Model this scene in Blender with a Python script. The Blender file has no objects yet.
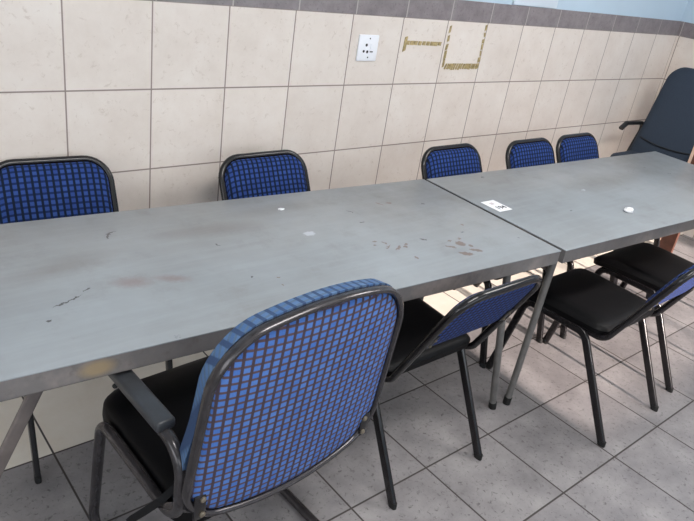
import bpy, bmesh, math, random
from mathutils import Vector, Matrix
random.seed(7)
C = bpy.context.scene.collection
PI = math.pi

# ------------------------------------------------------------------ camera
cam_d = bpy.data.cameras.new('camera'); cam = bpy.data.objects.new('camera', cam_d); C.objects.link(cam)
cam_d.sensor_fit = 'HORIZONTAL'; cam_d.sensor_width = 36.0; cam_d.lens = 36.0*660.06/694.0
cam_d.clip_start = 0.05
_r = Vector((0.76451594, -0.62819158, 0.1445362)); _u = Vector((0.18069516, 0.42408636, 0.88741198)); _f = Vector((0.61876056, 0.65232361, -0.43773196))
cam.matrix_world = Matrix(((_r.x, _u.x, -_f.x, -0.35), (_r.y, _u.y, -_f.y, -2.2464), (_r.z, _u.z, -_f.z, 1.5996), (0, 0, 0, 1)))
bpy.context.scene.camera = cam

# ------------------------------------------------------------------ world, sun, lights, exposure
w = bpy.data.worlds.new('world'); bpy.context.scene.world = w; w.use_nodes = True
bg = w.node_tree.nodes['Background']; bg.inputs[0].default_value = (0.62, 0.72, 0.85, 1); bg.inputs[1].default_value = 1.1

def light(name, kind, loc, direction, energy, color, **kw):
    d = bpy.data.lights.new(name, kind); d.energy = energy; d.color = color
    for k, v in kw.items(): setattr(d, k, v)
    o = bpy.data.objects.new(name, d); C.objects.link(o); o.location = loc
    o.rotation_euler = Vector(direction).to_track_quat('-Z', 'Y').to_euler()
    return o
SUN_E = math.radians(20)
light('sun', 'SUN', (2, -8, 4), (0.03, math.cos(SUN_E), -math.sin(SUN_E)), 12.0, (1.0, 0.86, 0.78), angle=math.radians(1.6))
light('window_daylight', 'AREA', (0.6, -4.38, 1.6), (0.0, 1, -0.22), 48, (0.92, 0.96, 1.0), shape='RECTANGLE', size=6.0, size_y=1.0)
light('ceiling_light_front', 'AREA', (0.6, -2.1, 2.66), (0, 0, -1), 42, (1.0, 0.98, 0.95), shape='RECTANGLE', size=1.3, size_y=0.5)
light('ceiling_light_back', 'AREA', (3.0, -1.9, 2.66), (0, 0, -1), 42, (1.0, 0.97, 0.94), shape='RECTANGLE', size=1.3, size_y=0.5)

light('fill_light_left', 'AREA', (-2.5, -2.2, 1.35), (1, 0.12, -0.25), 34, (0.93, 0.96, 1.0), shape='RECTANGLE', size=2.4, size_y=1.2)  # added fill to lift the dark floor at left; no window in that wall
vs = bpy.context.scene.view_settings
vs.view_transform = 'Standard'; vs.look = 'None'; vs.exposure = 0.0; vs.gamma = 1.0; vs.use_curve_mapping = False

# ------------------------------------------------------------------ materials
def lin(c):
    return tuple(((x/255.0)/12.92 if x/255.0 <= 0.04045 else ((x/255.0+0.055)/1.055)**2.4) for x in c) + (1.0,)

class NT:
    def __init__(s, name, rough=0.5, metal=0.0, spec=0.5):
        s.m = bpy.data.materials.new(name); s.m.use_nodes = True; s.t = s.m.node_tree; s.n = s.t.nodes
        s.b = s.n['Principled BSDF']; s.b.inputs['Roughness'].default_value = rough; s.b.inputs['Metallic'].default_value = metal
        s.b.inputs['Specular IOR Level'].default_value = spec
    def link(s, a, b): s.t.links.new(a, b)
    def put(s, sock, v):
        if isinstance(v, bpy.types.NodeSocket): s.link(v, sock)
        elif v is not None: sock.default_value = v
    def math(s, op, a, b=None, c=None, clamp=False):
        n = s.n.new('ShaderNodeMath'); n.operation = op; n.use_clamp = clamp
        s.put(n.inputs[0], a); s.put(n.inputs[1], b); s.put(n.inputs[2], c); return n.outputs[0]
    def obj(s):
        return s.n.new('ShaderNodeTexCoord').outputs['Object']
    def sep(s, v):
        n = s.n.new('ShaderNodeSeparateXYZ'); s.link(v, n.inputs[0]); return n.outputs
    def comb(s, x, y, z):
        n = s.n.new('ShaderNodeCombineXYZ'); s.put(n.inputs[0], x); s.put(n.inputs[1], y); s.put(n.inputs[2], z); return n.outputs[0]
    def noise(s, v, scale, detail=4, rough=0.6, dist=0.0):
        n = s.n.new('ShaderNodeTexNoise'); s.put(n.inputs['Vector'], v); n.inputs['Scale'].default_value = scale
        n.inputs['Detail'].default_value = detail; n.inputs['Roughness'].default_value = rough; n.inputs['Distortion'].default_value = dist
        return n.outputs['Fac']
    def white(s, v):
        n = s.n.new('ShaderNodeTexWhiteNoise'); s.link(v, n.inputs['Vector']); return n.outputs['Value']
    def ramp(s, f, stops):
        n = s.n.new('ShaderNodeValToRGB'); s.link(f, n.inputs[0]); r = n.color_ramp
        while len(r.elements) < len(stops): r.elements.new(0.5)
        for e, (p, c) in zip(r.elements, stops): e.position = p; e.color = c
        return n.outputs[0]
    def mix(s, f, a, b, mode='MIX'):
        n = s.n.new('ShaderNodeMix'); n.data_type = 'RGBA'; n.blend_type = mode
        s.put(n.inputs[0], f); s.put(n.inputs[6], a); s.put(n.inputs[7], b); return n.outputs[2]
    def maprange(s, v, a, b, c=0.0, d=1.0):
        n = s.n.new('ShaderNodeMapRange'); s.put(n.inputs[0], v)
        for i, x in enumerate((a, b, c, d)): n.inputs[i+1].default_value = x
        return n.outputs[0]
    def bump(s, h, strength=0.2, dist=0.002):
        n = s.n.new('ShaderNodeBump'); n.inputs['Strength'].default_value = strength; n.inputs['Distance'].default_value = dist
        s.link(h, n.inputs['Height']); s.link(n.outputs[0], s.b.inputs['Normal'])
    def base(s, v): s.put(s.b.inputs['Base Color'], v)

def plain(name, col, rough=0.5, metal=0.0, spec=0.5, var=0.08, scale=30, bump=0.0):
    s = NT(name, rough, metal, spec); c = lin(col)
    f = s.noise(s.obj(), scale, 3)
    lo = tuple(x*(1-var) for x in c[:3])+(1,); hi = tuple(min(1, x*(1+var)) for x in c[:3])+(1,)
    s.base(s.ramp(f, [(0.35, lo), (0.65, hi)]))
    if bump: s.bump(f, bump)
    return s.m

def tile_mat(name, ax, ay, size, off, grout_w, cols, grout, rough, blotch=4.0, speck=None, alt=None, spec=0.5, bumpy=0.15):
    """ax, ay: which object axes run across the tiles; size, off: per axis."""
    s = NT(name, rough, 0, spec); o = s.obj(); xyz = s.sep(o)
    tx = s.math('DIVIDE', s.math('SUBTRACT', xyz[ax], off[0]), size[0]); ty = s.math('DIVIDE', s.math('SUBTRACT', xyz[ay], off[1]), size[1])
    def edge(t, sz):
        f = s.math('FRACT', t); d = s.math('MINIMUM', f, s.math('SUBTRACT', 1.0, f)); return s.math('MULTIPLY', d, sz)
    d = s.math('MINIMUM', edge(tx, size[0]), edge(ty, size[1]))
    g = s.maprange(d, grout_w*0.38, grout_w*0.62, 1.0, 0.0)
    idx = s.comb(s.math('FLOOR', tx), s.math('FLOOR', ty), 0.0); rnd = s.white(idx)
    v = s.n.new('ShaderNodeVectorMath'); v.operation = 'ADD'; s.link(o, v.inputs[0])
    sc = s.n.new('ShaderNodeVectorMath'); sc.operation = 'SCALE'; s.link(idx, sc.inputs[0]); sc.inputs['Scale'].default_value = 3.7; s.link(sc.outputs[0], v.inputs[1])
    nf = s.noise(v.outputs[0], blotch, 8, 0.68)
    col = s.ramp(nf, [(0.3, cols[0]), (0.5, cols[1]), (0.7, cols[2])])
    if speck:
        f2 = s.noise(v.outputs[0], speck[0], 6, 0.75, 0.6)
        col = s.mix(s.maprange(f2, speck[1], speck[1]+0.08, 0.0, speck[3]), col, speck[2])
    if alt:   # other tiles beyond a line
        axis, lim, acols = alt
        ac = s.ramp(nf, [(0.3, acols[0]), (0.5, acols[1]), (0.7, acols[2])])
        col = s.mix(s.math('GREATER_THAN', xyz[axis], lim), col, ac)
    col = s.mix(1.0, col, s.ramp(rnd, [(0, (0.95, 0.95, 0.95, 1)), (1, (1, 1, 1, 1))]), 'MULTIPLY')
    col = s.mix(g, col, grout)
    s.base(col)
    s.put(s.b.inputs['Roughness'], s.math('ADD', s.math('MULTIPLY', g, 0.4), s.math('ADD', rough-0.08, s.math('MULTIPLY', nf, 0.16))))
    s.bump(s.math('SUBTRACT', s.math('MULTIPLY', nf, 0.3), g), bumpy, 0.002)
    return s.m

WT = (lin((217, 206, 197)), lin((225, 215, 207)), lin((231, 223, 216)))
TX0, TS, ZA = 0.3896, 0.3, 1.3076
M = {}
M['wall_tile'] = tile_mat('wall_tile', 0, 2, (TS, 0.3011), (TX0, ZA), 0.0052, WT, lin((140, 126, 119)), 0.34, 5.0, (38, 0.58, lin((196, 182, 170)), 0.55))
M['side_tile'] = tile_mat('side_tile', 1, 2, (TS, 0.3011), (-0.02, ZA), 0.0052, WT, lin((140, 126, 119)), 0.34, 5.0, (38, 0.58, lin((196, 182, 170)), 0.55))
BT = (lin((116, 108, 112)), lin((134, 126, 129)), lin((150, 142, 144)))
M['border_tile'] = tile_mat('border_tile', 0, 2, (TS, 0.6), (TX0+0.012, 1.2), 0.006, BT, lin((176, 170, 166)), 0.45, 9.0, (60, 0.56, lin((98, 92, 96)), 0.6))
M['border_side'] = tile_mat('border_side', 1, 2, (TS, 0.6), (-0.02, 1.2), 0.006, BT, lin((176, 170, 166)), 0.45, 9.0, (60, 0.56, lin((98, 92, 96)), 0.6))
FT = (lin((116, 113, 115)), lin((138, 134, 135)), lin((158, 154, 154)))
M['floor_tile'] = tile_mat('floor_tile', 0, 1, (0.34, 0.34), (0.805, -1.2307), 0.0062, FT, lin((62, 56, 54)), 0.36, 4.5, (60, 0.56, lin((80, 77, 78)), 0.8),
                           alt=(1, -1.2307+0.68, (lin((222, 212, 198)), lin((230, 222, 210)), lin((236, 229, 219)))))
M['blue_paint'] = plain('blue_paint', (190, 210, 226), 0.42, var=0.03, scale=2)
M['white_paint'] = plain('white_paint', (232, 232, 230), 0.6, var=0.02, scale=3)
M['panel_paint'] = plain('panel_paint', (214, 226, 238), 0.4, var=0.03, scale=8)

def fabric(name, pitch, sq, sq2, line, fill=0.68, rough=0.95, thread=None):
    s = NT(name, rough, 0, 0.25); o = s.obj(); xyz = s.sep(o)
    def cell(a, p):
        t = s.math('DIVIDE', a, p); f = s.math('FRACT', t); d = s.math('ABSOLUTE', s.math('SUBTRACT', f, 0.5))
        return s.maprange(d, fill/2-0.04, fill/2+0.04, 1.0, 0.0), s.math('FLOOR', t)
    mx, ix = cell(xyz[0], pitch[0]); mz, iz = cell(s.math('SUBTRACT', xyz[2], xyz[1]), pitch[1])
    m = s.math('MULTIPLY', mx, mz)
    rnd = s.white(s.comb(ix, iz, 0.0))
    weave = s.noise(o, 420, 2, 0.6)
    c = s.mix(s.math('MULTIPLY', rnd, 0.6), sq, sq2)
    ln = line if thread is None else s.mix(s.math('MULTIPLY', mx, 1.0), line, thread)
    c = s.mix(m, ln, c)
    c = s.mix(0.35, c, s.ramp(weave, [(0.3, (0.55, 0.55, 0.55, 1)), (0.7, (1, 1, 1, 1))]), 'MULTIPLY')
    s.base(c); s.bump(weave, 0.25, 0.0015)
    
    return s.m
M['fabric_back_lit'] = fabric('blue_check_fabric_back', (0.0215, 0.0200), lin((70, 110, 182)), lin((94, 132, 196)), lin((72, 62, 70)), 0.66, thread=lin((90, 74, 80)))  # lit copy of the back fabric: sunlight on the armchair put into the colour
M['fabric_side_shaded'] = fabric('blue_check_fabric_side_back', (0.0215, 0.0200), lin((46, 72, 138)), lin((58, 84, 150)), lin((34, 33, 46)), 0.66, thread=lin((46, 42, 60)))  # same back fabric, darker: shade on the side chairs painted into the colour
M['fabric_front'] = fabric('blue_check_fabric_front', (0.0215, 0.0200), lin((44, 68, 132)), lin((56, 84, 148)), lin((18, 30, 48)), 0.62, thread=lin((24, 42, 88)))
M['fabric_worn'] = fabric('worn_blue_check_fabric', (0.0215, 0.0200), lin((72, 104, 150)), lin((106, 134, 166)), lin((58, 78, 112)), 0.62, thread=lin((86, 108, 136)))
M['black_tube'] = plain('black_painted_tube', (24, 22, 24), 0.2, 0.0, 0.5, 0.25, 60)
M['grey_tube'] = plain('worn_dark_tube', (66, 63, 65), 0.22, 0.5, 0.6, 0.2, 40)
M['vinyl'] = plain('black_vinyl', (8, 8, 10), 0.5, 0, 0.14, 0.2, 90, 0.06)
M['plastic'] = plain('dark_grey_plastic', (50, 52, 56), 0.38, 0, 0.5, 0.1, 50)
M['black_plastic'] = plain('black_plastic', (24, 24, 26), 0.4, 0, 0.5, 0.1, 50)
M['strap'] = plain('black_webbing', (26, 26, 28), 0.8, 0, 0.2, 0.2, 300)
M['bolt'] = plain('dull_steel_bolt', (138, 128, 112), 0.4, 0.8)
M['leg_grey'] = plain('grey_table_leg', (112, 110, 108), 0.4, 0.35, 0.5, 0.12, 30)
M['leg_flat'] = plain('flat_grey_table_leg', (108, 100, 97), 0.45, 0.3, 0.5, 0.1, 30)
M['rubber'] = plain('black_rubber', (18, 18, 18), 0.7)
M['office_fabric'] = plain('charcoal_blue_fabric', (50, 60, 74), 0.8, 0, 0.3, 0.12, 260, 0.15)
M['seam'] = plain('dark_seam', (24, 28, 34), 0.8)
M['white_plastic'] = plain('white_plastic', (236, 238, 244), 0.35, var=0.01)
M['dark_hole'] = plain('dark_socket_hole', (58, 56, 60), 0.6)
M['glue'] = plain('brown_adhesive', (168, 150, 108), 0.7, 0, 0.3, 0.3, 60, 0.3)
M['paper'] = plain('white_paper', (240, 240, 242), 0.7, var=0.02)
M['ink'] = plain('black_ink', (44, 44, 48), 0.7)
M['faint_ink'] = plain('faint_pink_ink', (206, 196, 200), 0.7)
M['wood'] = plain('reddish_brown_wood', (92, 58, 46), 0.45, var=0.25, scale=14)
M['wood_edge'] = plain('pale_wood_edge', (205, 176, 156), 0.5, var=0.1, scale=20)

def table_top_mat(name, seed, marks, tint):
    s = NT(name, 0.3, 0.0, 0.5); o = s.obj()
    big = s.noise(o, 1.7, 5, 0.6); mid = s.noise(o, 9, 6, 0.7); fine = s.noise(o, 90, 4, 0.7)
    col = s.ramp(big, [(0.3, lin((130, 132, 133))), (0.5, lin((142, 146, 149))), (0.7, lin((153, 158, 162)))])
    # long brushed wipes along the table
    mp = s.n.new('ShaderNodeMapping'); s.link(o, mp.inputs[0]); mp.inputs['Scale'].default_value = (1.2, 16, 1); mp.inputs['Rotation'].default_value = (0, 0, 0.25)
    st = s.noise(mp.outputs[0], 2.2, 5, 0.65)
    col = s.mix(s.maprange(st, 0.45, 0.75, 0, 0.22), col, lin((168, 176, 184)))
    col = s.mix(s.maprange(mid, 0.55, 0.75, 0, 0.28), col, lin((118, 112, 106)))
    warp = s.n.new('ShaderNodeVectorMath'); warp.operation = 'ADD'; s.link(o, warp.inputs[0])
    nv = s.n.new('ShaderNodeTexNoise'); s.link(o, nv.inputs['Vector']); nv.inputs['Scale'].default_value = 95; nv.inputs['Detail'].default_value = 3
    sb = s.n.new('ShaderNodeVectorMath'); sb.operation = 'SUBTRACT'; s.link(nv.outputs['Color'], sb.inputs[0]); sb.inputs[1].default_value = (0.5, 0.5, 0.5)
    sc = s.n.new('ShaderNodeVectorMath'); sc.operation = 'SCALE'; s.link(sb.outputs[0], sc.inputs[0]); sc.inputs['Scale'].default_value = 0.022
    s.link(sc.outputs[0], warp.inputs[1])
    groups = {}
    for (x, y, rx, ry, ang, kind) in marks:
        mp = s.n.new('ShaderNodeMapping'); mp.vector_type = 'TEXTURE'; s.link(warp.outputs[0], mp.inputs[0])
        mp.inputs['Location'].default_value = (x, y, 0); mp.inputs['Rotation'].default_value = (0, 0, math.radians(ang)); mp.inputs['Scale'].default_value = (rx, ry, 1000)
        ln = s.n.new('ShaderNodeVectorMath'); ln.operation = 'LENGTH'; s.link(mp.outputs[0], ln.inputs[0])
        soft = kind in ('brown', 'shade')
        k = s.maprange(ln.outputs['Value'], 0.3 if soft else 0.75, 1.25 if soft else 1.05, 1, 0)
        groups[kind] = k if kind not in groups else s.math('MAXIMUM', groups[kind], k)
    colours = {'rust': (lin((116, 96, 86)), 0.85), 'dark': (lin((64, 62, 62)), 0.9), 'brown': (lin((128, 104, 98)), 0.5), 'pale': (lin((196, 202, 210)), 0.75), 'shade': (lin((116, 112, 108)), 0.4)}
    for kind, k in groups.items():
        c, a = colours[kind]; col = s.mix(s.math('MULTIPLY', k, a), col, c)
    s.base(col)
    s.put(s.b.inputs['Roughness'], s.maprange(mid, 0.3, 0.75, 0.27, 0.42))
    s.bump(s.math('ADD', s.math('MULTIPLY', big, 2.0), s.math('MULTIPLY', fine, 0.08)), 0.12, 0.004)
    return s.m
marks1 = [(0.311, -0.549, 0.022, 0.004, 60, 'dark'), (0.325, -0.535, 0.02, 0.003, 20, 'dark'), (0.094, -0.854, 0.045, 0.0035, 20, 'dark'), (0.15, -0.82, 0.012, 0.003, 30, 'dark'),
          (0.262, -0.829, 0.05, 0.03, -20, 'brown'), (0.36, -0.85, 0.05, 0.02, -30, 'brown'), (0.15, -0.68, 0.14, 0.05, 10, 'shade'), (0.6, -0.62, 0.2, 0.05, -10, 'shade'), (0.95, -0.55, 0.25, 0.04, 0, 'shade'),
          (0.878, -0.758, 0.022, 0.017, 0, 'pale'), (1.289, -0.641, 0.02, 0.006, -60, 'rust'), (1.33, -0.648, 0.014, 0.007, -20, 'rust'), (1.46, -0.70, 0.008, 0.006, 0, 'dark'),
          (1.13, -0.66, 0.018, 0.003, -70, 'dark'), (1.11, -0.75, 0.012, 0.004, 0, 'dark'), (1.045, -0.888, 0.009, 0.007, 0, 'rust'), (1.064, -0.935, 0.02, 0.004, 30, 'rust'), (1.09, -0.955, 0.022, 0.005, 35, 'rust'),
          (1.118, -0.957, 0.01, 0.008, 0, 'rust'), (1.135, -0.945, 0.01, 0.005, 0, 'rust'), (1.03, -0.91, 0.006, 0.004, 0, 'rust'), (1.07, -0.91, 0.005, 0.012, 0, 'rust'), (1.222, -0.943, 0.014, 0.005, -40, 'dark'), (1.095, -1.032, 0.009, 0.008, 0, 'rust'),
          (1.322, -1.016, 0.02, 0.02, 20, 'rust'), (1.281, -1.079, 0.028, 0.013, -35, 'rust'), (1.335, -1.075, 0.024, 0.010, -35, 'rust'), (1.27, -1.02, 0.02, 0.008, -40, 'rust'), (1.345, -1.045, 0.012, 0.008, -30, 'rust'), (1.35, -0.985, 0.009, 0.008, 0, 'rust'), (1.30, -0.985, 0.011, 0.004, 0, 'rust'),
          (1.458, -0.905, 0.007, 0.007, 0, 'rust'), (0.56, -0.93, 0.005, 0.004, 0, 'dark'), (0.62, -0.96, 0.005, 0.006, 0, 'rust'), (0.61, -1.0, 0.004, 0.005, 0, 'rust'), (0.57, -0.72, 0.012, 0.003, -50, 'dark'), (0.03, -0.92, 0.008, 0.004, 0, 'dark')]
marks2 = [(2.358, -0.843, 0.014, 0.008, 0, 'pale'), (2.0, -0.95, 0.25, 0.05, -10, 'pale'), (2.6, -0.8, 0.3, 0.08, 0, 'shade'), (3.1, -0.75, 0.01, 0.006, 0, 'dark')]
marks2[1] = (2.05, -0.98, 0.008, 0.004, 0, 'dark')
M['top1'] = table_top_mat('worn_grey_table_paint', 1, marks1, 0)
M['top2'] = table_top_mat('worn_grey_table_paint_far', 2, marks2, 0)
def apron_mat():
    s = NT('scuffed_steel_edge', 0.34, 0.15, 0.5); o = s.obj()
    f = s.noise(o, 1.6, 6, 0.7); g = s.noise(o, 40, 4, 0.7)
    c = s.ramp(f, [(0.3, lin((88, 86, 88))), (0.52, lin((116, 112, 111))), (0.7, lin((168, 156, 149)))])  # broad tones put the rail's dark reflections into the colour, along with scuffs
    c = s.mix(s.maprange(g, 0.55, 0.7, 0, 0.4), c, lin((88, 80, 74)))
    mp = s.n.new('ShaderNodeMapping'); mp.vector_type = 'TEXTURE'; s.link(o, mp.inputs[0]); mp.inputs['Location'].default_value = (0.07, -1.1, 0.708); mp.inputs['Scale'].default_value = (0.04, 1000, 0.022)
    ln = s.n.new('ShaderNodeVectorMath'); ln.operation = 'LENGTH'; s.link(mp.outputs[0], ln.inputs[0])
    c = s.mix(s.maprange(ln.outputs['Value'], 0.5, 1.2, 0.8, 0), c, lin((160, 140, 108)))
    s.base(c); s.bump(g, 0.1); return s.m
M['apron'] = apron_mat()

# ------------------------------------------------------------------ helpers
def link_mesh(name, bm, m, parent=None, smooth=True, loc=None, rot=None, angle=40):
    me = bpy.data.meshes.new(name); bmesh.ops.recalc_face_normals(bm, faces=bm.faces); bm.to_mesh(me); bm.free()
    ms = m if isinstance(m, (list, tuple)) else [m]
    for x in ms: me.materials.append(x)
    if smooth:
        me.polygons.foreach_set('use_smooth', [True]*len(me.polygons)); me.set_sharp_from_angle(angle=math.radians(angle))
    o = bpy.data.objects.new(name, me); C.objects.link(o)
    if parent is not None: o.parent = parent
    if loc is not None: o.location = loc
    if rot is not None: o.rotation_euler = rot
    return o
def tag(o, label, cat, group=None):
    o['label'] = label; o['category'] = cat
    if group: o['group'] = group
    return o
def thing(name, label, cat, loc=(0, 0, 0), rz=0, group=None):
    o = bpy.data.objects.new(name, None); C.objects.link(o); o.location = loc; o.rotation_euler = (0, 0, rz)
    o.empty_display_size = 0.1
    return tag(o, label, cat, group)
def struct(o): o['kind'] = 'structure'; return o

def add_box(bm, lo, hi, bevel=0.0, seg=2, mat=0):
    t = bmesh.new(); r = bmesh.ops.create_cube(t, size=1.0)
    for v in t.verts:
        v.co = Vector([lo[i] + (v.co[i]+0.5)*(hi[i]-lo[i]) for i in range(3)])
    if bevel > 0: bmesh.ops.bevel(t, geom=list(t.edges), offset=bevel, segments=seg, profile=0.5, affect='EDGES')
    for f in t.faces: f.material_index = mat
    me = bpy.data.meshes.new('tmp'); t.to_mesh(me); t.free(); bm.from_mesh(me); bpy.data.meshes.remove(me)
def box(lo, hi, bevel=0.0, seg=2):
    bm = bmesh.new(); add_box(bm, lo, hi, bevel, seg); return bm

def fillet(pts, rad, seg=7, closed=False):
    pts = [Vector(p) for p in pts]; n = len(pts); out = []
    if not isinstance(rad, (list, tuple)): rad = [rad]*n
    for i, p in enumerate(pts):
        if not closed and i in (0, n-1): out.append(p); continue
        a = pts[(i-1) % n]; b = pts[(i+1) % n]; d1 = (a-p); d2 = (b-p); l1, l2 = d1.length, d2.length; d1.normalize(); d2.normalize()
        ang = d1.angle(d2)
        if rad[i] <= 0 or ang > PI-0.02: out.append(p); continue
        t = min(rad[i]/math.tan(ang/2), l1*0.49, l2*0.49); r = t*math.tan(ang/2)
        c = p + (d1+d2).normalized()*(r/math.sin(ang/2)); s0 = p+d1*t-c; s1 = p+d2*t-c; tot = s0.angle(s1)
        for k in range(seg+1):
            f = k/seg; out.append(c + (s0*math.sin((1-f)*tot)+s1*math.sin(f*tot))/math.sin(tot))
    return out
def add_tube(bm, pts, rx, ry=None, up=None, closed=False, n=12, power=2.0, cap=True, mat=0):
    """sweep an ellipse or superellipse (rx along 'side', ry along 'up-ish') along pts"""
    ry = rx if ry is None else ry; pts = [Vector(p) for p in pts]; N = len(pts); rings = []
    prev = None
    for i in range(N):
        a = pts[(i-1) % N] if (closed or i > 0) else pts[i]; b = pts[(i+1) % N] if (closed or i < N-1) else pts[i]
        t = (b-a).normalized()
        if up is not None: s = Vector(up); s = (s - t*s.dot(t))
        elif prev is None: s = t.orthogonal()
        else: s = prev - t*prev.dot(t)
        s.normalize(); prev = s; q = t.cross(s)
        ring = []
        for k in range(n):
            th = 2*PI*(k+0.5)/n; c, sn = math.cos(th), math.sin(th)
            ring.append(bm.verts.new(pts[i] + s*(rx*math.copysign(abs(c)**(2/power), c)) + q*(ry*math.copysign(abs(sn)**(2/power), sn))))
        rings.append(ring)
    for i in range(N if closed else N-1):
        r0, r1 = rings[i], rings[(i+1) % N]
        for k in range(n):
            f = bm.faces.new((r0[k], r0[(k+1) % n], r1[(k+1) % n], r1[k])); f.material_index = mat
    if cap and not closed:
        bm.faces.new(list(reversed(rings[0]))).material_index = mat; bm.faces.new(rings[-1]).material_index = mat
def tube(*a, **k):
    bm = bmesh.new(); add_tube(bm, *a, **k); return bm

def rounded_outline(w, h0, h1, rb, rt, n=9, wb=None, crown=0.0, sag=0.0):
    """outline in (x, z): width w at the top, wb at the bottom, corners rounded"""
    wb = wb or w; pts = []
    corners = [(wb/2, h0, rb, -90), (w/2, h1, rt, 0), (-w/2, h1, rt, 90), (-wb/2, h0, rb, 180)]
    for (x, z, r, a0) in corners:
        cx = x-math.copysign(r, x); cz = z+r if z == h0 else z-r
        for k in range(n+1):
            a = math.radians(a0+90*k/n); pts.append((cx+r*math.cos(a), cz+r*math.sin(a)))
    # densify the straight runs
    out = []
    for i, p in enumerate(pts):
        q = pts[(i+1) % len(pts)]; out.append(p); L = math.hypot(q[0]-p[0], q[1]-p[1]); m = int(L/0.03)
        for k in range(1, m): out.append((p[0]+(q[0]-p[0])*k/m, p[1]+(q[1]-p[1])*k/m))
    res = []
    for x, z in out:
        f = 1-(2*x/w)**2; f = max(0, f); mid = (h0+h1)/2
        res.append((x, z + (crown*f if z > mid else -sag*f)))
    return res
def pad_bm(outline, front, back, curve=lambda x, z: 0.0, rings=7, edge=2.2, inset=1.0):
    """cushion: outline in x,z ; grows +y by 'front' and -y by 'back', centre surface y=curve"""
    bm = bmesh.new(); cx = sum(p[0] for p in outline)/len(outline); cz = (min(p[1] for p in outline)+max(p[1] for p in outline))/2
    def side(sgn, th):
        R = []
        for k in range(rings+1):
            t = math.sin(0.5*PI*k/rings)
            if k == 0: 
                R.append([bm.verts.new((cx, curve(cx, cz)+sgn*th, cz))]); continue
            prof = max(0.0, 1-t**(edge*2.2))**(1/edge)
            R.append([bm.verts.new((cx+(x-cx)*t, curve(cx+(x-cx)*t, cz+(z-cz)*t)+sgn*th*prof, cz+(z-cz)*t)) for x, z in outline])
        return R
    A = side(1, front); B = side(-1, back); n = len(outline)
    for v, w_ in zip(A[-1], B[-1]): pass
    for R in (A, B):
        for k in range(n): bm.faces.new((R[0][0], R[1][k], R[1][(k+1) % n]))
        for i in range(1, rings):
            for k in range(n): bm.faces.new((R[i][k], R[i+1][k], R[i+1][(k+1) % n], R[i][(k+1) % n]))
    bmesh.ops.remove_doubles(bm, verts=A[-1]+B[-1], dist=1e-5)
    return bm
def seat_bm(outline, top, bottom, thick, curve=lambda x, y: 0.0):
    """upholstered seat: outline in x,y, at height top, rounded upper edge"""
    bm = bmesh.new(); n = len(outline); cx = sum(p[0] for p in outline)/n; cy = (min(p[1] for p in outline)+max(p[1] for p in outline))/2
    prof = [(0.0, top), (0.3, top), (0.6, top-0.001), (0.8, top-0.003), (0.9, top-0.007), (0.96, top-0.014), (0.99, top-0.024), (1.0, top-thick*0.5), (0.985, bottom+0.004), (0.96, bottom), (0.0, bottom)]
    R = []
    for t, z in prof:
        if t == 0: R.append([bm.verts.new((cx, cy, z+(curve(cx, cy))))])
        else: R.append([bm.verts.new((cx+(x-cx)*t, cy+(y-cy)*t, z+curve(cx+(x-cx)*t, cy+(y-cy)*t))) for x, y in outline])
    for i in range(len(R)-1):
        a, b = R[i], R[i+1]
        for k in range(n):
            k2 = (k+1) % n
            if len(a) == 1: bm.faces.new((a[0], b[k], b[k2]))
            elif len(b) == 1: bm.faces.new((a[k], b[0], a[k2]))
            else: bm.faces.new((a[k], b[k], b[k2], a[k2]))
    return bm
def disc(r, depth, axis='Y', n=14, dome=0.4):
    bm = bmesh.new(); prof = [(0, depth), (r*0.6, depth), (r, depth*(1-dome)), (r, 0), (0, 0)]; R = []
    for rr, d in prof:
        ring = []
        for k in range(1 if rr == 0 else n):
            a = 2*PI*k/n; p = (rr*math.cos(a), rr*math.sin(a), d)
            if axis == 'Y': p = (p[0], -p[2], p[1])
            ring.append(bm.verts.new(p))
        R.append(ring)
    for a, b in zip(R, R[1:]):
        for k in range(n):
            k2 = (k+1) % n
            if len(a) == 1: bm.faces.new((a[0], b[k], b[k2]))
            elif len(b) == 1: bm.faces.new((a[k], b[0], a[k2]))
            else: bm.faces.new((a[k], b[k], b[k2], a[k2]))
    return bm

# ------------------------------------------------------------------ room
XL, XR, YF, ZC = -2.6, 4.59, -4.5, 2.7
struct(link_mesh('floor', box((XL, YF, -0.1), (XR, 0, 0)), M['floor_tile'], smooth=False))
struct(link_mesh('ceiling', box((XL-0.15, YF-0.15, ZC), (XR+0.15, 0.15, ZC+0.1)), M['white_paint'], smooth=False))
BZ0, BZ1 = ZA, 1.402
# back wall: tiled below, dark border course, blue paint above
bm = bmesh.new(); add_box(bm, (XL, 0, -0.1), (XR+0.15, 0.15, BZ0)); struct(link_mesh('wall_back', bm, M['wall_tile'], smooth=False))
bm = bmesh.new(); add_box(bm, (XL, -0.0015, BZ0), (XR, 0.15, BZ1)); struct(link_mesh('trim_1', bm, M['border_tile'], smooth=False))
bm = bmesh.new(); add_box(bm, (XL, 0.008, BZ1), (XR+0.15, 0.15, ZC)); struct(link_mesh('wall_back_upper', bm, M['blue_paint'], smooth=False))
bm = bmesh.new(); add_box(bm, (XR, YF, -0.1), (XR+0.15, 0, BZ0)); struct(link_mesh('wall_right', bm, M['side_tile'], smooth=False))
bm = bmesh.new(); add_box(bm, (XR-0.0015, YF, BZ0), (XR+0.15, -0.0015, BZ1)); struct(link_mesh('trim_2', bm, M['border_side'], smooth=False))
bm = bmesh.new(); add_box(bm, (XR+0.008, YF, BZ1), (XR+0.15, 0.008, ZC)); struct(link_mesh('wall_right_upper', bm, M['blue_paint'], smooth=False))
struct(link_mesh('wall_left', box((XL-0.15, YF, -0.1), (XL, 0.15, ZC)), M['white_paint'], smooth=False))
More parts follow.
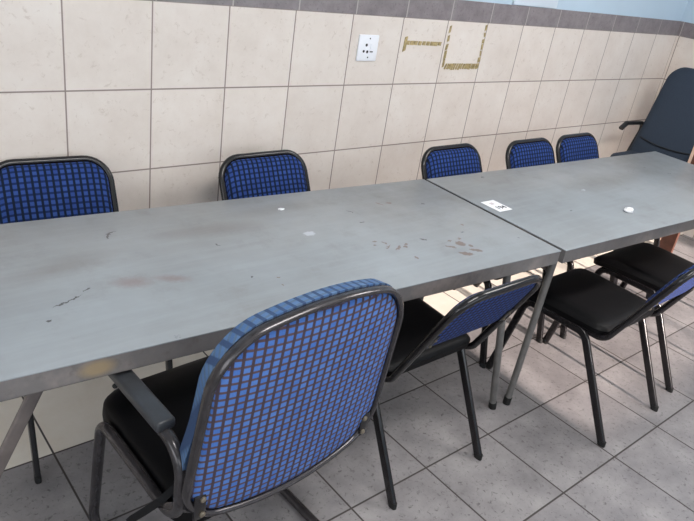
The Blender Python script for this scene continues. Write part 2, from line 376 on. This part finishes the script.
# front wall (behind the camera) with one long window opening
bm = bmesh.new(); WZ0, WZ1, WX0, WX1 = 1.09, 1.92, 1.72, 4.3
add_box(bm, (XL-0.15, YF-0.15, -0.1), (XR+0.15, YF, WZ0)); add_box(bm, (XL-0.15, YF-0.15, WZ1), (XR+0.15, YF, ZC))
add_box(bm, (XL-0.15, YF-0.15, WZ0), (WX0, YF, WZ1)); add_box(bm, (WX1, YF-0.15, WZ0), (XR+0.15, YF, WZ1))
struct(link_mesh('wall_front', bm, M['blue_paint'], smooth=False))
bm = bmesh.new()
add_box(bm, (WX0, YF-0.10, WZ0), (WX1, YF-0.05, WZ0+0.05)); add_box(bm, (WX0, YF-0.10, WZ1-0.05), (WX1, YF-0.05, WZ1))
for x in (WX0, 2.99, WX1-0.04): add_box(bm, (x, YF-0.10, WZ0), (x+0.04, YF-0.05, WZ1))
struct(link_mesh('window_1', bm, M['white_paint'], smooth=False))

# pale panel on the blue wall
p = thing('wall_panel', 'pale bluish-white panel on the blue wall, standing on the dark tile border', 'panel', (2.85, 0.008, 1.405))
link_mesh('panel_face', box((-0.195, -0.012, 0), (0.195, 0, 0.5), 0.003), M['panel_paint'], p)

# wall socket plate
sp = thing('wall_socket', 'white square wall socket plate with small holes on the beige tiled wall', 'socket', (1.692, 0, 1.170))
link_mesh('cover_plate', box((-0.057, -0.009, -0.056), (0.057, 0, 0.056), 0.003), M['white_plastic'], sp)
for dz in (0.041, -0.040): link_mesh('screw', disc(0.0035, 0.0015), M['dark_hole'], sp, loc=(0.004, -0.009, dz))
for (x, z, r) in ((-0.012, 0.013, 0.0065), (-0.024, -0.014, 0.006), (-0.003, -0.016, 0.0065)): link_mesh('socket_hole', disc(r, 0.0012), M['dark_hole'], sp, loc=(x, -0.009, z))
link_mesh('socket_hole', box((0.012, -0.0102, -0.018), (0.030, -0.009, -0.013)), M['dark_hole'], sp, smooth=False)
link_mesh('rocker_switch', box((0.010, -0.013, -0.004), (0.024, -0.009, 0.018), 0.001), M['white_plastic'], sp)

# adhesive left on the wall
def glue_thing(name, label, x0, x1, z0, z1, dirn, n, fillk, skew=0.0, head=False):
    bm = bmesh.new()
    def quad(pts):
        f = bm.faces.new([bm.verts.new((a, -0.0005, b)) for a, b in pts]); r = bmesh.ops.extrude_face_region(bm, geom=[f])
        for v in r['geom']:
            if isinstance(v, bmesh.types.BMVert): v.co.y -= 0.0022+random.random()*0.001
    for k in range(n):
        a = k/n; b = (k+fillk*random.uniform(0.8, 1.15))/n
        if dirn == 'h':
            xa, xb = x0+(x1-x0)*a, x0+(x1-x0)*b; t = random.uniform(-0.12, 0.12)*(z1-z0); h = (z1-z0); e = random.uniform(0, 0.25)*h
            quad([(xa, z0+e), (xb, z0+e*0.5), (xb+skew, z1-t*0.3), (xa+skew, z1)])
        else:
            za, zb = z0+(z1-z0)*a, z0+(z1-z0)*b; w_ = (x1-x0); e = random.uniform(0, 0.45)*w_; e2 = random.uniform(0, 0.3)*w_
            quad([(x0+e, za), (x1-e2, za+0.004), (x1-e, zb), (x0+e2, zb-0.004)])
    if head:
        quad([(x0-0.012, z0-0.03), (x0+0.006, z0-0.022), (x0+0.008, z1+0.02), (x0-0.008, z1+0.016)])
    bmesh.ops.remove_doubles(bm, verts=bm.verts, dist=1e-6)
    return tag(link_mesh(name, bm, M['glue'], smooth=False), label, 'adhesive residue')
glue_thing('glue_residue', 'short level brown glue stripe on the tiled wall, nearest the white socket', 1.925, 2.172, 1.186, 1.206, 'h', 9, 0.9, 0.004, True)
glue_thing('glue_residue', 'slanting tall brown glue streak, left upright of the square outline on the wall', 2.202, 2.222, 1.085, 1.290, 'v', 5, 0.93)
glue_thing('glue_residue', 'broad combed brown glue band along the bottom of the square outline', 2.222, 2.475, 1.072, 1.104, 'h', 15, 0.72, 0.010)
glue_thing('glue_residue', 'broken brown glue streak, right upright of the square outline on the wall', 2.470, 2.490, 1.078, 1.300, 'v', 7, 0.85)

# ------------------------------------------------------------------ tables
H, AP = 0.735, 0.052
def quad_prism(bm, q, z0, z1, bevel=0.0, mat=0):
    t = bmesh.new(); lo = [t.verts.new((x, y, z0)) for x, y in q]; hi = [t.verts.new((x, y, z1)) for x, y in q]
    t.faces.new(list(reversed(lo))); t.faces.new(hi)
    for k in range(4): t.faces.new((lo[k], lo[(k+1) % 4], hi[(k+1) % 4], hi[k]))
    if bevel: bmesh.ops.bevel(t, geom=list(t.edges), offset=bevel, segments=2, profile=0.5, affect='EDGES')
    for f in t.faces: f.material_index = mat
    me = bpy.data.meshes.new('tmp'); t.to_mesh(me); t.free(); bm.from_mesh(me); bpy.data.meshes.remove(me)
def inset_quad(q, d):
    c = Vector((sum(p[0] for p in q)/4, sum(p[1] for p in q)/4)); n = 4; out = []
    P = [Vector(p) for p in q]
    for i in range(4):
        e1 = (P[i]-P[i-1]).normalized(); e2 = (P[(i+1) % 4]-P[i]).normalized(); n1 = Vector((-e1.y, e1.x)); n2 = Vector((-e2.y, e2.x))
        m = (n1+n2).normalized(); out.append(tuple(P[i]+m*(d/m.dot(n1))))
    return out
def table(label, q, topm, legs, braces):
    base = Vector((sum(p[0] for p in q)/4, sum(p[1] for p in q)/4, 0))
    t = thing('folding_table', label, 'table', base, 0, None)
    def part(name, bm, m, parent=t, **k):
        o = link_mesh(name, bm, m, parent, **k)
        if parent is t: o.location = -base          # mesh stays in room coordinates
        return o
    bm = bmesh.new(); quad_prism(bm, q, H-0.004, H, 0.0012); part('table_top', bm, topm)
    bm = bmesh.new(); qi = inset_quad(q, 0.0015); q2 = inset_quad(q, 0.004)
    for k in range(4):
        a, b = qi[k], qi[(k+1) % 4]; c, d = q2[(k+1) % 4], q2[k]
        quad_prism(bm, [a, b, c, d], H-AP, H-0.003)
        # inward return lip
        e = inset_quad(q, 0.022); quad_prism(bm, [a, b, e[(k+1) % 4], e[k]], H-AP, H-AP+0.002)
    part('edge_rail', bm, M['apron'], smooth=False)
    for (top, foot, kind) in legs:
        top = Vector(top); foot = Vector(foot); d = (foot-top).normalized()
        if kind == 'round':
            o = part('leg', tube([top, foot-d*0.02], 0.0135, n=16), M['leg_grey'])
            f = link_mesh('foot_cap', tube([foot-d*0.035, foot-d*0.004, foot], 0.0155, n=16), M['rubber'], o)
        else:
            o = part('leg', tube([top, foot], 0.0065, 0.0145, up=(0.0, 1, 0.0) if kind == 'flatx' else (1, 0, 0), n=12, power=5), M['leg_flat'])
    for pts in braces: part('brace', tube(pts, 0.008, n=10), M['leg_flat'])
    return t
q1 = [(-0.215, -1.081), (1.643, -1.2055), (1.676, -0.4915), (-0.185, -0.356)]
q2 = [(1.662, -1.2125), (3.508, -1.315), (3.545, -0.585), (1.690, -0.4955)]
table('long grey steel-topped folding table with rust marks, nearest the camera', q1, M['top1'],
      [((1.44, -1.14, H-0.03), (1.629, -1.134, 0), 'round'), ((1.44, -0.55, H-0.03), (1.60, -0.56, 0), 'round'),
       ((0.02, -0.50, H-0.02), (-0.34, -0.51, 0), 'flatx'), ((-0.010, -1.045, H-0.02), (-0.36, -1.03, 0), 'flatx')],
      [[(1.45, -1.14, 0.66), (1.45, -0.56, 0.66)]])
table('grey folding table further along the wall, holding a paper card numbered 194', q2, M['top2'],
      [((1.69, -1.165, H-0.03), (1.706, -1.146, 0), 'round'), ((1.73, -0.56, H-0.03), (1.74, -0.57, 0), 'round'),
       ((3.42, -1.24, H-0.03), (3.44, -1.25, 0), 'round'), ((3.46, -0.64, H-0.03), (3.48, -0.63, 0), 'round')],
      [[(1.70, -1.15, 0.62), (1.73, -0.57, 0.62)]])

# ------------------------------------------------------------------ side chairs
TOPZ, POSTY, BENDY, RAILZ = 0.785, -0.340, -0.145, 0.392
def make_side_chair(name, label, group):
    t = thing(name, label, 'chair', group=group); bt = M['black_tube']
    for s in (-1, 1):
        x = 0.213*s
        path = fillet([(x, 0.278, 0.012), (x, 0.195, RAILZ), (x, -0.075, RAILZ), (x, -0.282, 0.012)], [0, 0.045, 0.055, 0])
        half = len(path)//2
        front = path[:half]; rear = list(reversed(path[half-1:])); 
        for seg, fy in ((front, 0.28), (rear, -0.284)):
            o = link_mesh('leg', tube(seg, 0.0085, 0.0150, up=(1, 0, 0), n=16, power=5), bt, t)
            link_mesh('foot_cap', tube([(x, fy-0.0015 if fy > 0 else fy+0.0015, 0.022), (x, fy, 0.0)], 0.0091, 0.0153, up=(1, 0, 0), n=12, power=3.0), M['rubber'], o)
    bx = 0.193
    pts = [(-bx, 0.17, RAILZ-0.004), (-bx, BENDY, RAILZ+0.003), (-bx, POSTY, TOPZ), (bx, POSTY, TOPZ), (bx, BENDY, RAILZ+0.003), (bx, 0.17, RAILZ-0.004)]
    link_mesh('back_frame', tube(fillet(pts, [0, 0.055, 0.085, 0.085, 0.055, 0], 9), 0.0125, n=14), bt, t)
    link_mesh('cross_bar', tube([(-0.21, 0.165, RAILZ-0.012), (0.21, 0.165, RAILZ-0.012)], 0.009, n=10), bt, t)
    link_mesh('cross_bar', tube([(-0.21, -0.06, RAILZ-0.012), (0.21, -0.06, RAILZ-0.012)], 0.009, n=10), bt, t)
    ol = rounded_outline(0.465, -0.150, 0.250, 0.055, 0.035, 7, wb=0.425)
    link_mesh('seat', seat_bm(ol, 0.452, 0.403, 0.049, lambda x, y: -0.012*max(0, (y-0.12)/0.12)**2), M['vinyl'], t)
    # upholstered back lying in the plane of the posts
    lean = math.atan2(-(POSTY-BENDY), TOPZ-RAILZ); L = math.hypot(POSTY-BENDY, TOPZ-RAILZ); px = (0, BENDY, RAILZ+0.003)
    ol = rounded_outline(0.370, 0.185, L-0.011, 0.05, 0.075, 7)
    link_mesh('backrest', pad_bm(ol, 0.026, 0.0, lambda x, z: 0.001, 6, 3.0), M['fabric_front'], t, loc=px, rot=(lean, 0, 0))
    link_mesh('back_panel', pad_bm(ol, 0.0, 0.007, lambda x, z: 0.0, 6, 3.0), M['fabric_side_shaded'], t, loc=px, rot=(lean, 0, 0))
    for s in (-1, 1):
        pl = link_mesh('mounting_plate', box((s*0.172-0.014, -0.0105, 0.20), (s*0.172+0.014, -0.006, 0.262), 0.004), M['black_plastic'], t, loc=px, rot=(lean, 0, 0))
        for z in (0.215, 0.247): link_mesh('bolt', disc(0.0055, 0.004), M['bolt'], pl, loc=(s*0.172, -0.0105, z))
    return t
def copy_tree(o, parent=None):
    c = o.copy(); C.objects.link(c); c.parent = parent
    if parent is not None: c.matrix_parent_inverse = o.matrix_parent_inverse.copy()
    for ch in list(o.children): copy_tree(ch, c)
    return c
near = 'blue checked side chairs on the near side of the tables'; far = 'blue checked side chairs between the tables and the tiled wall'
proto = make_side_chair('side_chair', 'blue checked side chair at the table joint, its back just below the table edge', near)
spots = [(1.135, -1.012, 0.0, None, near),
         (2.050, -1.222, 0.0, 'blue checked side chair with black seat, directly right of the two round grey table legs', near),
         (2.680, -1.190, 0.0, 'black-seated side chair in the foreground row, cut by the right edge of the picture', near),
         (0.285, -0.378, PI-0.08, 'blue checked chair by the wall at the far left, cut by the picture edge', far),
         (1.072, -0.510, PI, 'blue checked chair standing alone by the wall, behind the middle of the nearer table', far),
         (2.030, -0.645, PI, 'blue checked chair by the wall, just right of the joint between the tables', far),
         (2.605, -0.680, PI, 'blue checked chair by the wall, left one of the overlapping pair', far),
         (3.050, -0.680, PI, 'blue checked chair by the wall, right one of the overlapping pair nearest the office chair', far)]
for i, (x, y, rz, lab, grp) in enumerate(spots):
    o = proto if i == 0 else copy_tree(proto)
    o.location = (x, y, 0); o.rotation_euler = (0, 0, rz)
    if lab: o['label'] = lab
    if grp == far:          # a slightly smaller seat than the near row's
        for ch in o.children:
            if ch.name.startswith('seat'): ch.scale = (0.88, 0.86, 1)
    o['group'] = grp

# ------------------------------------------------------------------ armed cantilever chair in the foreground
ac = thing('cantilever_armchair', 'large blue checked armchair on a bent tube frame, seen from behind in the foreground', 'chair', (0.395, -1.12, 0), math.radians(2.9))
gt = M['grey_tube']
ARX = 0.263
def back_y(x, z):      # curved, leaning back shell (local)
    return -0.232 - 0.016*(1-(x/0.27)**2) - 0.114*(z-0.47)
for s in (-1, 1):
    x = ARX*s
    pts = [(x, 0.085, 0.640), (x, -0.215, 0.640), (x, -0.210, 0.437), (x, 0.165, 0.445), (x, 0.240, 0.0145), (x, -0.25, 0.0145)]
    if s == 1: pass
    o = link_mesh('side_frame', tube(fillet(pts, [0, 0.07, 0.065, 0.05, 0.06, 0], 9), 0.0140, n=16), gt, ac)
    a = link_mesh('armrest', bmesh.new(), M['plastic'], ac)
    bm = bmesh.new(); add_box(bm, (x-0.022, -0.150, 0.645), (x+0.022, 0.10, 0.672), 0.008, 3)
    me = a.data; bm.to_mesh(me); bm.free()
    me.polygons.foreach_set('use_smooth', [True]*len(me.polygons)); me.set_sharp_from_angle(angle=math.radians(40))
    link_mesh('knob', disc(0.006, 0.008, 'Y'), M['rubber'], a, loc=(x-0.020, 0.045, 0.642), rot=(0, 0, 0))
link_mesh('cross_bar', tube([(-ARX, -0.245, 0.0145), (ARX, -0.245, 0.0145)], 0.0135, n=12), gt, ac)
link_mesh('cross_bar', tube([(-ARX, 0.06, 0.418), (ARX, 0.06, 0.418)], 0.011, n=12), gt, ac)
ol = rounded_outline(0.495, -0.20, 0.275, 0.06, 0.10, 9, wb=0.50)
link_mesh('seat', seat_bm(ol, 0.480, 0.380, 0.100, lambda x, y: -0.02*max(0, (y-0.13)/0.14)**2), M['vinyl'], ac)
BO = rounded_outline(0.505, 0.4755, 0.914, 0.077, 0.102, 10, wb=0.535, crown=0.050, sag=0.044)
def path3(ol, grow=0.0, dy=0.0):
    cz = 0.69; out = []
    for x, z in ol:
        out.append(Vector((x*(1+grow), back_y(x, z)+dy, cz+(z-cz)*(1+grow))))
    return out
link_mesh('back_frame', tube(path3(BO), 0.0125, 0.0075, up=(0, 1, 0), closed=True, n=12, power=2.6), gt, ac)
inner = [(x*0.965, 0.69+(z-0.69)*0.965) for x, z in BO]
link_mesh('back_panel', pad_bm(inner, 0.0, 0.006, lambda x, z: back_y(x, z)-0.002, 9, 3.0), M['fabric_back_lit'], ac)
outer = [(x*1.005, 0.695+(z-0.69)*1.02) for x, z in BO]
link_mesh('back_cushion', pad_bm(outer, 0.056, 0.0, lambda x, z: back_y(x, z)+0.010+0.016*math.exp(-((z-0.60)/0.09)**2), 9, 3.6), M['fabric_worn'], ac)
for s in (-1, 1):
    y0 = back_y(0.235, 0.5)
    pl = link_mesh('mounting_plate', box((s*0.238-0.015, y0-0.012, 0.470), (s*0.238+0.015, y0-0.006, 0.540), 0.004), M['black_tube'], ac)
    for z in (0.484, 0.526): link_mesh('bolt', disc(0.007, 0.005), M['bolt'], pl, loc=(s*0.233, y0-0.012, z))
    link_mesh('bracket', tube([(s*ARX, -0.17, 0.45), (s*0.245, back_y(0.24, 0.5)+0.01, 0.49)], 0.010, 0.016, n=10, power=4), gt, ac)
# loose strap hanging beside the seat
bm = bmesh.new()
add_tube(bm, [(-0.235, -0.160, 0.492), (-0.278, -0.155, 0.462), (-0.292, -0.115, 0.405), (-0.298, -0.07, 0.345), (-0.298, -0.05, 0.315)], 0.0015, 0.009, up=(1, 0, 0.2), n=8, power=6)
link_mesh('strap', bm, M['strap'], ac)

# ------------------------------------------------------------------ office chair in the corner
oc = thing('office_chair', 'high-backed charcoal office chair with black armrests in the corner', 'chair', (4.06, -0.395, 0), math.radians(-90))
# local: faces +Y (world -X... after -90 the +Y axis points to +X, so the chair is built facing -Y)
ob = rounded_outline(0.46, 0.50, 1.135, 0.05, 0.085, 9, wb=0.47, crown=0.012)
def ocurve(x, z): return 0.085 + 0.40*(z-0.60) + 0.012*math.cos((z-0.62)*6)
o = link_mesh('backrest', pad_bm(ob, 0.018, 0.045, ocurve, 9, 3.2), M['office_fabric'], oc)
bm = bmesh.new(); pts = [(x, ocurve(x, 0.655-0.02*math.cos(x*6))-0.044+0.012*(abs(x)/0.2)**4, 0.672-0.03*math.cos(x*6)) for x in [(-0.2+0.4*k/16) for k in range(17)]]
add_tube(bm, pts, 0.006, n=8); link_mesh('lumbar_seam', bm, M['seam'], o)
so = rounded_outline(0.47, -0.25, 0.09, 0.10, 0.06, 9)
link_mesh('seat', seat_bm(so, 0.570, 0.490, 0.08), M['office_fabric'], oc)
for s in (-1, 1):
    x = 0.248*s
    link_mesh('armrest', tube(fillet([(x, 0.08, 0.50), (x, 0.20, 0.742), (x, -0.07, 0.752), (x, -0.125, 0.718)], [0, 0.05, 0.04, 0], 8), 0.017, 0.013, up=(1, 0, 0), n=12, power=3), M['black_plastic'], oc)
link_mesh('gas_lift', tube([(0, 0, 0.49), (0, 0, 0.30), (0, 0, 0.299), (0, 0, 0.10)], 0.025, n=16), M['black_plastic'], oc)
for k in range(5):
    a = 2*PI*k/5+0.3; d = Vector((math.cos(a), math.sin(a), 0))
    b = link_mesh('base_arm', tube([d*0.02+Vector((0, 0, 0.11)), d*0.27+Vector((0, 0, 0.075))], 0.02, 0.014, n=10, power=3), M['black_plastic'], oc)
    n_ = Vector((-d.y, d.x, 0)); c = d*0.26+Vector((0, 0, 0.027))
    link_mesh('caster', tube([c-n_*0.022, c-n_*0.02, c+n_*0.02, c+n_*0.022], 0.027, n=16), M['rubber'], b)

# ------------------------------------------------------------------ wooden board at the right edge
wb = thing('wooden_board', 'reddish-brown wooden board with a pale edge, upright beyond the table end', 'board', (3.76, -0.71, 0))
link_mesh('board_face', box((-0.012, -0.10, 0), (0.012, -0.012, 0.95)), M['wood'], wb, smooth=False)
link_mesh('pale_edging', box((-0.014, -0.012, 0), (0.014, 0.006, 0.952), 0.002), M['wood_edge'], wb)['label'] = 'pale wood edging strip'

# ------------------------------------------------------------------ small things on the tables
pc = thing('paper_card', 'white paper card printed with the number 194, at the joint of the tables', 'card', (1.752, -0.826, H+0.0006), math.radians(-1))
link_mesh('card_sheet', box((-0.039, -0.050, 0), (0.039, 0.050, 0.0009)), M['paper'], pc, smooth=False)
def text_part(body, size, loc, m, parent, name='printed_number', rz=0.0):
    cu = bpy.data.curves.new('tmp_text', 'FONT'); cu.body = body; cu.size = size; cu.extrude = 0.0002; cu.align_x = 'CENTER'; cu.align_y = 'CENTER'; cu.offset = 0.0007
    to = bpy.data.objects.new('tmp_text', cu); C.objects.link(to); dg = bpy.context.evaluated_depsgraph_get()
    me = bpy.data.meshes.new_from_object(to.evaluated_get(dg)); bpy.data.objects.remove(to)
    me.name = name; me.materials.clear(); me.materials.append(m)
    o = bpy.data.objects.new(name, me); C.objects.link(o); o.parent = parent; o.location = loc; o.rotation_euler = (0, 0, rz); return o
text_part('194', 0.036, (0.004, -0.020, 0.0012), M['ink'], pc)
link_mesh('faint_print', box((-0.012, 0.014, 0.0009), (0.008, 0.032, 0.00105)), M['faint_ink'], pc, smooth=False)

def crumple(name, label, cat, loc, r, squash, seed):
    random.seed(seed); bm = bmesh.new(); bmesh.ops.create_icosphere(bm, subdivisions=2, radius=1.0)
    for v in bm.verts:
        k = 1+random.uniform(-0.22, 0.22); v.co = Vector((v.co.x*r[0]*k, v.co.y*r[1]*k, max(-0.55, v.co.z)*squash*k))
    zmin = min(v.co.z for v in bm.verts)
    for v in bm.verts: v.co.z -= zmin
    return tag(link_mesh(name, bm, M['paper'], smooth=False, loc=loc), label, cat)
crumple('tissue_scrap', 'crumpled white scrap on the far table, near its front edge', 'paper scrap', (2.317, -1.090, H), (0.024, 0.018), 0.012, 3)
crumple('paper_scrap', 'tiny white paper scrap on the near table, below the lone chair by the wall', 'paper scrap', (0.903, -0.562, H), (0.012, 0.008), 0.003, 5)
